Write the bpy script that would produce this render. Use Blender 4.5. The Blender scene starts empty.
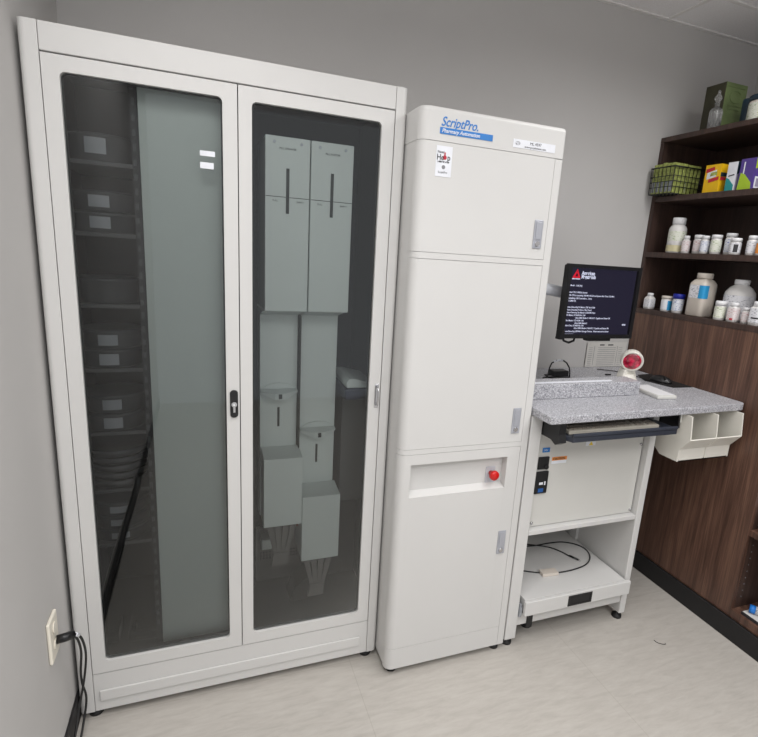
import bpy, bmesh, math, random
from mathutils import Vector, Matrix
random.seed(7)
col = bpy.context.scene.collection
PI = math.pi

# ------------------------------------------------------------------ materials
def nodes(name):
    m = bpy.data.materials.new(name); m.use_nodes = True
    nt = m.node_tree; b = nt.nodes['Principled BSDF']
    return m, nt, b
def lin(c):
    return tuple(((v/255)/12.92 if v/255 <= .04045 else ((v/255+.055)/1.055)**2.4) for v in c)+(1,)
def tex(nt, kind, scale=(1,1,1), rot=(0,0,0), **kw):
    tc = nt.nodes.new('ShaderNodeTexCoord'); mp = nt.nodes.new('ShaderNodeMapping')
    mp.inputs['Scale'].default_value = scale; mp.inputs['Rotation'].default_value = rot
    t = nt.nodes.new(kind)
    nt.links.new(tc.outputs['Object'], mp.inputs[0]); nt.links.new(mp.outputs[0], t.inputs['Vector'])
    for k, v in kw.items(): t.inputs[k].default_value = v
    return t
def ramp(nt, src, stops):
    r = nt.nodes.new('ShaderNodeValToRGB')
    el = r.color_ramp.elements
    while len(el) < len(stops): el.new(.5)
    for e, (p, c) in zip(el, stops): e.position = p; e.color = c
    nt.links.new(src, r.inputs[0]); return r
def plain(name, rgb, rough=.5, metal=0, var=.04, scale=30, bump=0.0, bscale=300, spec=.5, **kw):
    m, nt, b = nodes(name); c = lin(rgb)
    n = tex(nt, 'ShaderNodeTexNoise', (1,1,1), Scale=scale, Detail=4)
    lo = tuple(v*(1-var) for v in c[:3])+(1,); hi = tuple(min(1, v*(1+var)) for v in c[:3])+(1,)
    r = ramp(nt, n.outputs['Fac'], [(.3, lo), (.7, hi)])
    nt.links.new(r.outputs[0], b.inputs['Base Color'])
    b.inputs['Roughness'].default_value = rough; b.inputs['Metallic'].default_value = metal
    b.inputs['Specular IOR Level'].default_value = spec
    for k, v in kw.items(): b.inputs[k].default_value = v
    if bump:
        n2 = tex(nt, 'ShaderNodeTexNoise', (1,1,1), Scale=bscale, Detail=2)
        bp = nt.nodes.new('ShaderNodeBump'); bp.inputs['Strength'].default_value = bump; bp.inputs['Distance'].default_value = .002
        nt.links.new(n2.outputs['Fac'], bp.inputs['Height']); nt.links.new(bp.outputs[0], b.inputs['Normal'])
    return m
def glow(name, rgb, s):
    m, nt, b = nodes(name); b.inputs['Base Color'].default_value = (0,0,0,1)
    b.inputs['Emission Color'].default_value = lin(rgb); b.inputs['Emission Strength'].default_value = s
    b.inputs['Roughness'].default_value = .3
    return m
def glass_mat(name, tint, refl=.06, rough=.01):
    m, nt, b = nodes(name); nt.nodes.remove(b)
    out = nt.nodes['Material Output']
    tr = nt.nodes.new('ShaderNodeBsdfTransparent'); tr.inputs[0].default_value = tint
    gl = nt.nodes.new('ShaderNodeBsdfGlossy'); gl.inputs['Roughness'].default_value = rough
    fr = nt.nodes.new('ShaderNodeFresnel'); fr.inputs[0].default_value = 1.5
    mx = nt.nodes.new('ShaderNodeMixShader')
    nt.links.new(fr.outputs[0], mx.inputs[0]); nt.links.new(tr.outputs[0], mx.inputs[1]); nt.links.new(gl.outputs[0], mx.inputs[2])
    nt.links.new(mx.outputs[0], out.inputs['Surface']); return m

M = {}
M['paint_wall'] = plain('wall_paint', (194,192,190), .75, var=.02, scale=3, bump=.15, bscale=250)
M['white'] = plain('powder_coat_white', (208,207,205), .42, var=.01, scale=6, bump=.06, bscale=600)
M['white2'] = plain('powder_coat_ivory', (206,205,200), .42, var=.01, scale=6, bump=.06, bscale=600)
M['seam'] = plain('seam_dark', (70,68,64), .8)
M['black'] = plain('black_plastic', (22,22,24), .4)
M['rubber'] = plain('black_rubber', (27,26,27), .6)
M['dark'] = plain('dark_interior_metal', (38,39,43), .55, var=.05)
M['darker'] = plain('dark_canister_plastic', (70,71,74), .4, var=.06)
M['shelfgrey'] = plain('dark_shelf_metal', (84,84,86), .5)
M['panelgrey'] = plain('pale_panel', (196,203,200), .5, var=.01, scale=3)
M['modgrey'] = plain('pale_module', (222,228,226), .5, var=.01, scale=3)
M['glass'] = glass_mat('tinted_glass', (.855,.87,.865,1))
M['chrome'] = plain('chrome', (200,200,202), .22, metal=1)
M['steel'] = plain('satin_steel', (176,180,186), .35, metal=.6)
M['chute'] = plain('grey_chute_plastic', (112,109,107), .5)
M['navydark'] = plain('dark_navy_plastic', (24,34,66), .45)
M['arm'] = plain('light_grey_arm', (190,192,198), .4)
M['silver'] = plain('silver_latch_plastic', (176,178,186), .35, metal=.3)
M['red'] = plain('red_button', (200,24,22), .3)
M['paper'] = plain('paper', (205,203,198), .7)
M['label'] = plain('white_label', (228,230,236), .5)
M['labelgrey'] = plain('grey_label', (150,152,158), .5)
M['blue'] = plain('sign_blue', (38,120,196), .4)
M['navy'] = plain('logo_navy', (28,84,150), .5)
M['ink'] = plain('black_ink', (45,45,48), .6)
M['greyink'] = plain('grey_ink', (130,130,134), .6)
M['redink'] = plain('red_ink', (190,40,60), .6)
M['orange'] = plain('orange_label', (226,140,60), .5)
M['yellowlabel'] = plain('yellow_label', (232,204,60), .5)
M['cable'] = plain('black_cable', (20,20,20), .45)
M['outlet'] = plain('ivory_outlet', (232,226,212), .4)
M['bins'] = plain('cream_bin_plastic', (222,219,210), .4, var=.01)
M['keys'] = plain('beige_keys', (128,121,112), .5)
M['kbody'] = plain('beige_keyboard', (172,167,156), .5)
M['tray'] = plain('dark_blue_tray', (50,54,64), .45)
M['bottle'] = plain('white_bottle_plastic', (224,222,220), .35, var=.01)
M['cap'] = plain('white_cap', (230,230,232), .45, var=.01)
M['jug'] = plain('cream_jug_plastic', (214,205,194), .4, var=.02)
M['cream'] = plain('cream_fill', (206,198,160), .5)
M['bluecap'] = plain('royal_blue_cap', (28,40,150), .4)
M['skylabel'] = plain('sky_blue_label', (40,150,205), .5)
M['teal'] = plain('teal_print', (40,150,150), .5)
M['darkteal'] = plain('dark_teal_print', (30,52,66), .5)
M['lavender'] = plain('grey_lavender_print', (150,145,165), .5)
M['purple'] = plain('purple_print', (84,64,140), .5)
M['lime'] = plain('lime_print', (166,196,50), .5)
M['yellow'] = plain('yellow_card', (236,188,20), .5)
M['packet'] = plain('green_packet', (158,168,92), .5, var=.4, scale=70)
M['packetgrey'] = plain('grey_packet', (150,155,160), .5, var=.25, scale=80)
M['greenbox'] = plain('olive_green_box', (104,120,76), .5, var=.25, scale=12)
M['oliveshade'] = plain('shaded_olive_box', (58,56,38), .5, var=.15, scale=12)  # darker copy of the green box colour, with its left side's shade painted in
M['screen'] = glow('screen_backlight', (34,32,48), 1.0)
M['screentext'] = glow('screen_text', (205,208,230), 1.0)
M['screenred'] = glow('screen_red', (205,30,50), 1.0)
M['screendark'] = glow('screen_darkred', (70,10,30), 1.0)
M['pcb'] = plain('red_brown_parts', (150,70,50), .5)
M['marker'] = plain('bright_blue', (30,120,210), .4)
def lens_red():
    m, nt, b = nodes('red_scanner_window')
    n = tex(nt, 'ShaderNodeTexVoronoi', (1,1,1), Scale=45)
    r = ramp(nt, n.outputs['Distance'], [(0, lin((210,20,70))), (.7, lin((110,4,30)))])
    nt.links.new(r.outputs[0], b.inputs['Base Color']); b.inputs['Roughness'].default_value = .12
    b.inputs['Coat Weight'].default_value = 1
    nt.links.new(r.outputs[0], b.inputs['Emission Color']); b.inputs['Emission Strength'].default_value = .35; return m
M['lens'] = lens_red()
def clear():
    m, nt, b = nodes('clear_glass'); b.inputs['Transmission Weight'].default_value = .9
    b.inputs['Roughness'].default_value = .05; b.inputs['IOR'].default_value = 1.45
    n = tex(nt, 'ShaderNodeTexNoise', (1,1,1), Scale=60)
    r = ramp(nt, n.outputs['Fac'], [(.3,(.93,.95,.95,1)),(.7,(1,1,1,1))]); nt.links.new(r.outputs[0], b.inputs['Base Color'])
    return m
M['clear'] = clear()
def wood(name, c0, c1, c2, rough=.38):
    m, nt, b = nodes(name)
    n = tex(nt, 'ShaderNodeTexNoise', (14, 14, .9), Scale=2.2, Detail=8, Roughness=.62, Distortion=.6)
    r = ramp(nt, n.outputs['Fac'], [(.28, lin(c0)), (.5, lin(c1)), (.74, lin(c2))])
    n2 = tex(nt, 'ShaderNodeTexNoise', (70, 70, 1.6), Scale=3, Detail=4)
    r2 = ramp(nt, n2.outputs['Fac'], [(.35, (.72,.72,.72,1)), (.65, (1.1,1.1,1.1,1))])
    mx = nt.nodes.new('ShaderNodeMix'); mx.data_type = 'RGBA'; mx.blend_type = 'MULTIPLY'; mx.inputs[0].default_value = 1
    nt.links.new(r.outputs[0], mx.inputs[6]); nt.links.new(r2.outputs[0], mx.inputs[7])
    nt.links.new(mx.outputs[2], b.inputs['Base Color']); b.inputs['Roughness'].default_value = rough
    bp = nt.nodes.new('ShaderNodeBump'); bp.inputs['Strength'].default_value = .12; bp.inputs['Distance'].default_value = .001
    nt.links.new(n2.outputs['Fac'], bp.inputs['Height']); nt.links.new(bp.outputs[0], b.inputs['Normal'])
    return m
M['wood'] = wood('walnut_laminate', (66,46,38), (98,71,59), (126,95,78))
M['wooddark'] = wood('walnut_shelf_laminate', (56,42,38), (70,53,47), (84,65,57), .45)
def counter():
    m, nt, b = nodes('speckled_grey_laminate')
    n = tex(nt, 'ShaderNodeTexNoise', (1,1,1), Scale=190, Detail=3, Roughness=.85)
    r = ramp(nt, n.outputs['Fac'], [(.36, lin((104,104,110))), (.48, lin((166,166,172))), (.56, lin((186,186,190))), (.66, lin((226,226,230)))])
    nt.links.new(r.outputs[0], b.inputs['Base Color']); b.inputs['Roughness'].default_value = .35; return m
M['counter'] = counter()
def floor_m():
    m, nt, b = nodes('mottled_beige_vinyl')
    n = tex(nt, 'ShaderNodeTexNoise', (1, 5, 1), rot=(0,0,.5), Scale=9, Detail=8, Roughness=.7, Distortion=.4)
    r = ramp(nt, n.outputs['Fac'], [(.3, lin((172,167,160))), (.5, lin((182,177,170))), (.72, lin((190,186,179)))])
    br = tex(nt, 'ShaderNodeTexBrick', (1,1,1), Scale=1.0)
    br.offset = 0; br.inputs['Brick Width'].default_value = .9144; br.inputs['Row Height'].default_value = .9144
    br.inputs['Mortar Size'].default_value = .0015; br.inputs['Mortar Smooth'].default_value = .3
    br.inputs['Color1'].default_value = br.inputs['Color2'].default_value = (1,1,1,1); br.inputs['Mortar'].default_value = (.86,.85,.83,1)
    mx = nt.nodes.new('ShaderNodeMix'); mx.data_type = 'RGBA'; mx.blend_type = 'MULTIPLY'; mx.inputs[0].default_value = 1
    nt.links.new(r.outputs[0], mx.inputs[6]); nt.links.new(br.outputs[0], mx.inputs[7])
    nt.links.new(mx.outputs[2], b.inputs['Base Color']); b.inputs['Roughness'].default_value = .42; return m
M['floor'] = floor_m()
def tile_m():
    m, nt, b = nodes('ceiling_tile')
    n = tex(nt, 'ShaderNodeTexNoise', (1,1,1), Scale=160, Detail=4, Roughness=.8)
    r = ramp(nt, n.outputs['Fac'], [(.35, lin((236,234,234))), (.6, lin((246,245,246)))])
    nt.links.new(r.outputs[0], b.inputs['Base Color']); b.inputs['Roughness'].default_value = .9
    bp = nt.nodes.new('ShaderNodeBump'); bp.inputs['Strength'].default_value = .3; bp.inputs['Distance'].default_value = .002
    nt.links.new(n.outputs['Fac'], bp.inputs['Height']); nt.links.new(bp.outputs[0], b.inputs['Normal']); return m
M['tile'] = tile_m()
M['tbar'] = plain('ceiling_grid_white', (232,230,228), .6)
def print_m(name, base, ink, sx=1.0):
    m, nt, b = nodes(name)
    n = tex(nt, 'ShaderNodeTexNoise', (1, 1, 3.2), Scale=95*sx, Detail=2)
    r = ramp(nt, n.outputs['Fac'], [(.36, lin(ink)), (.43, lin(base))])
    nt.links.new(r.outputs[0], b.inputs['Base Color']); b.inputs['Roughness'].default_value = .5; return m
M['print'] = print_m('printed_label', (226,226,230), (160,160,170))
M['printgreen'] = print_m('printed_label_green', (222,224,212), (160,175,130))
M['printpink'] = print_m('printed_label_pink', (226,218,218), (195,150,150))
M['printblue'] = print_m('printed_label_blue', (222,225,232), (120,135,180))

# ------------------------------------------------------------------ mesh builder
class MB:
    def __init__(s): s.bm = bmesh.new()
    def _mark(s, faces, mi):
        for f in faces: f.material_index = mi
    def box(s, x0, x1, y0, y1, z0, z1, bev=0, mi=0, seg=2):
        x0,x1=min(x0,x1),max(x0,x1); y0,y1=min(y0,y1),max(y0,y1); z0,z1=min(z0,z1),max(z0,z1)
        t = bmesh.new(); r = bmesh.ops.create_cube(t, size=1)
        for v in r['verts']:
            v.co = Vector(((x0+x1)/2+v.co.x*(x1-x0), (y0+y1)/2+v.co.y*(y1-y0), (z0+z1)/2+v.co.z*(z1-z0)))
        if bev: bmesh.ops.bevel(t, geom=t.edges[:], offset=min(bev, .45*min(x1-x0,y1-y0,z1-z0)), segments=seg, profile=.5, affect='EDGES')
        s.merge(t, mi); return s
    def merge(s, t, mi=0, mat=None):
        if mat is not None: t.transform(mat)
        mp = {}
        for v in t.verts: mp[v] = s.bm.verts.new(v.co)
        for f in t.faces:
            try: g = s.bm.faces.new([mp[v] for v in f.verts]); g.material_index = mi if mi is not None else f.material_index; g.smooth = f.smooth
            except ValueError: pass
        t.free(); return s
    def prism(s, pts, lo, hi, axis='z', mi=0, bev=0, smooth=False):
        """polygon pts (2D) extruded along axis between lo and hi. z:(x,y) y:(x,z) x:(y,z)"""
        t = bmesh.new()
        def c(p, h): return {'z': (p[0],p[1],h), 'y': (p[0],h,p[1]), 'x': (h,p[0],p[1])}[axis]
        a = [t.verts.new(c(p, lo)) for p in pts]; b = [t.verts.new(c(p, hi)) for p in pts]; n = len(pts)
        t.faces.new(a); t.faces.new(b)
        for i in range(n):
            f = t.faces.new((a[i], a[(i+1)%n], b[(i+1)%n], b[i])); f.smooth = smooth
        bmesh.ops.recalc_face_normals(t, faces=t.faces[:])
        if bev: bmesh.ops.bevel(t, geom=t.edges[:], offset=bev, segments=2, profile=.5, affect='EDGES')
        s.merge(t, mi); return s
    def tube(s, pts, r, n=8, mi=0, closed=False):
        pts = [Vector(p) for p in pts]; t = bmesh.new(); rings = []
        up = None
        for i, p in enumerate(pts):
            a = pts[i-1] if i > 0 else (pts[-1] if closed else p); b = pts[(i+1) % len(pts)] if (i < len(pts)-1 or closed) else p
            d = (b-a).normalized()
            if up is None: up = d.orthogonal().normalized()
            up = (up - d*up.dot(d)).normalized(); w = d.cross(up)
            rings.append([t.verts.new(p + (up*math.cos(2*PI*k/n) + w*math.sin(2*PI*k/n))*r) for k in range(n)])
        m = len(rings)
        for i in range(m if closed else m-1):
            A, B = rings[i], rings[(i+1) % m]
            for k in range(n):
                f = t.faces.new((A[k], A[(k+1)%n], B[(k+1)%n], B[k])); f.smooth = True
        if not closed: t.faces.new(rings[0]); t.faces.new(rings[-1])
        bmesh.ops.recalc_face_normals(t, faces=t.faces[:]); s.merge(t, mi); return s
    def lathe(s, prof, c, n=28, axis='z', mi=0, a0=0, a1=2*PI, scale=(1,1), power=None):
        """prof: list of (r,h) bottom to top around c"""
        t = bmesh.new(); full = abs(a1-a0-2*PI) < 1e-6; cnt = n if full else n+1; rings = []
        for r, h in prof:
            ring = []
            for k in range(cnt):
                a = a0+(a1-a0)*k/n; ca, sa = math.cos(a), math.sin(a)
                rr = r
                if power: rr = r/((abs(ca)**power+abs(sa)**power)**(1/power))
                x, y = rr*ca*scale[0], rr*sa*scale[1]
                v = {'z': (x, y, h), 'y': (x, h, y), 'x': (h, x, y)}[axis]
                ring.append(t.verts.new(Vector(v)+Vector(c)))
            rings.append(ring)
        for i in range(len(rings)-1):
            for k in range(cnt if full else cnt-1):
                f = t.faces.new((rings[i][k], rings[i][(k+1)%cnt], rings[i+1][(k+1)%cnt], rings[i+1][k])); f.smooth = True
        if full:
            if prof[0][0] > 1e-5: t.faces.new(rings[0])
            if prof[-1][0] > 1e-5: t.faces.new(rings[-1])
            bmesh.ops.remove_doubles(t, verts=t.verts[:], dist=1e-6)
        bmesh.ops.recalc_face_normals(t, faces=t.faces[:]); s.merge(t, mi); return s
    def sphere(s, c, r, mi=0, u=20, v=12):
        t = bmesh.new(); bmesh.ops.create_uvsphere(t, u_segments=u, v_segments=v, radius=1)
        rr = r if isinstance(r, tuple) else (r,r,r)
        for q in t.verts: q.co = Vector((q.co.x*rr[0], q.co.y*rr[1], q.co.z*rr[2]))+Vector(c)
        for f in t.faces: f.smooth = True
        s.merge(t, mi); return s
    def ring(s, outer, inner, y0, y1, mi=0, rad=.012, seg=5):
        """rectangular frame in the xz plane (x0,x1,z0,z1) with rounded opening, thickness y0..y1"""
        ox0,ox1,oz0,oz1 = outer; ix0,ix1,iz0,iz1 = inner; t = bmesh.new()
        cs = [(ox1,oz1,ix1-rad,iz1-rad,0),(ox0,oz1,ix0+rad,iz1-rad,1),(ox0,oz0,ix0+rad,iz0+rad,2),(ox1,oz0,ix1-rad,iz0+rad,3)]
        O=[];I=[]
        for ox,oz,cx,cz,q in cs:
            for k in range(seg+1):
                a = (q+k/seg)*PI/2; O.append((ox,oz)); I.append((cx+rad*math.cos(a), cz+rad*math.sin(a)))
        n=len(O)
        for lo,hi in ((y0,y1),):
            of=[t.verts.new((x,lo,z)) for x,z in O]; inf=[t.verts.new((x,lo,z)) for x,z in I]
            ob=[t.verts.new((x,hi,z)) for x,z in O]; ib=[t.verts.new((x,hi,z)) for x,z in I]
        for k in range(n):
            j=(k+1)%n
            for quad in ((of[k],of[j],inf[j],inf[k]),(ob[k],ob[j],ib[j],ib[k]),(of[k],of[j],ob[j],ob[k]),(inf[k],inf[j],ib[j],ib[k])):
                t.faces.new(quad)
        bmesh.ops.remove_doubles(t, verts=t.verts[:], dist=1e-6)
        bmesh.ops.recalc_face_normals(t, faces=t.faces[:])
        s.merge(t, mi); return s
    def quadpts(s, corners, th, mi=0):
        """thin solid slab from 4 world corners, thickened along its normal"""
        p=[Vector(c) for c in corners]; n=(p[1]-p[0]).cross(p[2]-p[0]).normalized()*th
        t=bmesh.new(); a=[t.verts.new(q) for q in p]; b=[t.verts.new(q+n) for q in p]
        t.faces.new(a); t.faces.new(b)
        for i in range(4): t.faces.new((a[i],a[(i+1)%4],b[(i+1)%4],b[i]))
        bmesh.ops.recalc_face_normals(t, faces=t.faces[:]); s.merge(t, mi); return s

def root_loc(p):
    v = Vector((0,0,0))
    while p is not None: v += p.location; p = p.parent
    return v
def build(name, mb, mats, parent=None, loc=None, rotz=0, label=None):
    """mesh in world coordinates -> object; origin at parent's place (or loc)"""
    me = bpy.data.meshes.new(name)
    if parent is not None: o0 = root_loc(parent)
    else: o0 = Vector(loc) if loc is not None else Vector((0,0,0))
    mb.bm.transform(Matrix.Translation(-o0)); mb.bm.to_mesh(me); mb.bm.free()
    for m in (mats if isinstance(mats, (list,tuple)) else [mats]): me.materials.append(M[m])
    o = bpy.data.objects.new(name, me); col.objects.link(o)
    if parent is not None: o.parent = parent
    else: o.location = o0
    if label: o['label'] = label
    return o
def tag(o, label, cat, group=None, kind=None):
    o['label'] = label; o['category'] = cat
    if group: o['group'] = group
    if kind: o['kind'] = kind
    return o
def thing(name, label, cat, loc, group=None):
    o = bpy.data.objects.new(name, None); o.empty_display_size = .05; col.objects.link(o); o.location = loc
    return tag(o, label, cat, group)
def struct(name, mb, mats):
    o = build(name, mb, mats); o['kind'] = 'structure'; return o
def rot_root(o, rz, rx=0, ry=0): o.rotation_euler = (rx, ry, rz)

def text_mb(s, size, x, y, z, shear=0, bold=0, sx=1.0, depth=.0006, align='LEFT', facing='y'):
    cu = bpy.data.curves.new('lettering', 'FONT'); cu.body = s; cu.size = size; cu.shear = shear; cu.offset = bold
    cu.extrude = depth; cu.align_x = align
    ob = bpy.data.objects.new('lettering', cu); col.objects.link(ob)
    dg = bpy.context.evaluated_depsgraph_get(); me = bpy.data.meshes.new_from_object(ob.evaluated_get(dg))
    bpy.data.objects.remove(ob); bpy.data.curves.remove(cu)
    t = bmesh.new(); t.from_mesh(me); bpy.data.meshes.remove(me)
    for v in t.verts:
        a, b, c = v.co.x*sx, v.co.y, v.co.z
        v.co = Vector((x+a, y-c, z+b)) if facing == 'y' else Vector((x-c, y-a, z+b))
    return t

# ------------------------------------------------------------------ room
XL, YB, ZC, XR, YF = -.022, .5186, 2.757, 3.16, -3.6
struct('floor', MB().box(XL-.1, XR+.1, YF-.1, YB+.1, -.1, 0), 'floor')
struct('wall_back', MB().box(XL-.1, XR+.1, YB, YB+.1, 0, ZC+.1), 'paint_wall')
struct('wall_left', MB().box(XL-.1, XL, YF, YB, 0, ZC+.1), 'paint_wall')
struct('wall_right', MB().box(XR, XR+.1, YF, YB, 0, ZC+.1), 'paint_wall')
struct('ceiling', MB().box(XL, XR, YF, YB, ZC, ZC+.08), 'tile')
g = MB()
for x in (.05, .66, 1.27, 1.88, 2.495): g.box(x-.009, x+.009, YF, YB, ZC-.004, ZC+.002)
for k in range(7):
    y = .248-.61*k; g.box(XL, XR, y-.009, y+.009, ZC-.0045, ZC+.002)
g.box(XL, XR, YB-.018, YB-.0005, ZC-.0055, ZC+.002); g.box(XL+.0005, XL+.02, YF, YB-.02, ZC-.005, ZC+.002)
struct('trim_1', g, 'tbar')
struct('baseboard_left', MB().box(XL, XL+.007, YF, YB, 0, .1, .002), 'rubber')
struct('baseboard_right', MB().box(2.567, 2.5775, -1.6, YB-.002, 0, .098, .002), 'rubber')

# ------------------------------------------------------------------ glass-fronted dispensing cabinet
W = 1.0195; ZT = 2.1
cab = thing('dispensing_cabinet', 'tall white cabinet with two dark tinted glass doors against the left wall', 'cabinet', (.5, .25, 0))
def post(x0, x1, side, z0=.03, z1=ZT):
    r = .016; pts = []
    if side < 0:
        pts = [(x1, -.004)]+[(x0+r-r*math.sin(a), -.004+r-r*math.cos(a)) for a in [PI/2*k/6 for k in range(7)]]+[(x0, .04), (x1, .04)]
    else:
        pts = [(x0, -.004)]+[(x1-r+r*math.sin(a), -.004+r-r*math.cos(a)) for a in [PI/2*k/6 for k in range(7)]]+[(x1, .04), (x0, .04)]
    return MB().prism(pts, z0, z1, 'z', smooth=False)
build('front_post', post(-.011, .0325, -1), 'white', cab)
build('front_post', post(.981, W, 1), 'white', cab)
build('side_panel', MB().box(0, .012, .041, .51, .03, ZT), ['white'], cab)
build('side_panel', MB().box(W-.012, W, .041, .51, .03, ZT), ['white'], cab)
build('top_panel', MB().box(.0125, W-.0125, .041, .51, ZT-.02, ZT), 'white', cab)
build('interior_liner', MB().box(.0125, W-.0125, .495, .51, .031, ZT-.021).box(.0125,.016,.041,.494,.2,ZT-.022).box(W-.016,W-.0125,.041,.494,.2,ZT-.022)
      .box(.0165, W-.0165, .041, .494, .185, .199).box(.0165, W-.0165, .041, .494, ZT-.03, ZT-.0215), 'dark', cab, label='dark grey inner lining behind the glass')
build('header_panel', MB().box(.0335, .980, -.004, .04, 2.033, ZT, .002), 'white', cab)
kp = build('kick_panel', MB().box(.0335, .980, -.003, .04, .03, .174, .002), 'white', cab)
build('raised_strip', MB().box(.05, .95, -.009, -.0032, .070, .111, .003), 'white', kp)
build('mullion', MB().box(.505, .545, .03, .1, .2, 2.02), 'dark', cab)
for nm, x0, x1, gx0, gx1 in (('door', .035, .5045, .074, .4645), ('door', .5075, .9775, .5446, .937)):
    fr = MB().ring((x0, x1, .179, 2.0285), (gx0, gx1, .2215, 1.9905), -.006, .012, rad=.014)
    d = build('door', fr, 'white', cab)
    build('gasket', MB().ring((gx0-.003, gx1+.003, .2185, 1.9935), (gx0+.004, gx1-.004, .2255, 1.9865), .0125, .018, rad=.012), 'black', d)
    gp = build('glass_pane', MB().box(gx0-.003, gx1+.003, .0045, .0065, .2185, 1.9935), 'glass', d, label='tinted glass pane')
    if x0 < .1:
        for z0, z1, xx in ((1.83, 1.844, .443), (1.796, 1.813, .439)):
            build('sticker', MB().box(.4025, xx, .0030, .0042, z0, z1), 'label', gp, label='small white sticker')
        lk = MB().prism([(.487+.0125*math.cos(a)*(1), 1.0915+(.035 if math.sin(a) > 0 else -.035)+.011*math.sin(a)) for a in [2*PI*k/20 for k in range(20)]], -.012, -.0062, 'y', bev=.0015)
        lo = build('lock', lk, 'black', d, label='black lock plate')
        build('key_cylinder', MB().lathe([(.0085,-.020),(.0085,-.0122)], (.487,0,1.0915), axis='y', n=20).box(.4835,.4905,-.0225,-.0202,1.066,1.092,.0008), 'chrome', lo)
    else:
        build('handle', MB().tube([(.965,-.0062,1.135),(.965,-.022,1.13),(.965,-.024,1.12),(.965,-.024,1.08),(.965,-.022,1.07),(.965,-.0062,1.065)], .0032).box(.958,.972,-.0085,-.0062,1.057,1.143,.001), 'chrome', d, label='narrow chrome pull')
for x, y in ((.03,.03),(.985,.03),(.03,.47),(.985,.47)):
    build('foot', MB().lathe([(.022,0.0),(.022,.012),(.008,.016),(.008,.0295)], (x,y,0), n=20), 'rubber', cab)
# left bay: front partition panel, rail, shelves
pan = build('partition_panel', MB().box(.243, .497, .06, .075, .2, 2.066, .002), 'panelgrey', cab, label='pale grey-green upright panel behind the left glass')
rl = MB().box(.222, .2415, .07, .09, .2, 2.066); 
for k in range(44):
    z = .27+.040*k; rl.box(.2255, .2335, .0675, .0699, z, z+.015+.006*random.random(), mi=1)
build('slotted_rail', rl, ['dark','darker'], cab)
SH = [1.80, 1.598, 1.384, 1.18, .968, .765, .567]
for z in SH: build('shelf', MB().box(.017, .2215, .14, .494, z-.012, z, .001), 'shelfgrey', cab)
build('hose', MB().tube([(.19,.085,.83),(.185,.085,.79),(.165,.09,.72),(.135,.10,.63),(.105,.11,.53),(.078,.115,.44),(.055,.12,.33),(.05,.12,.25),(.06,.12,.213)], .012), 'black', cab)
build('control_box', MB().box(.03,.10,.10,.2,.2,.245,.004).box(.13,.225,.09,.2,.2,.235,.004).box(.14,.155,.1,.13,.236,.262,.003), 'black', cab)
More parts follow.
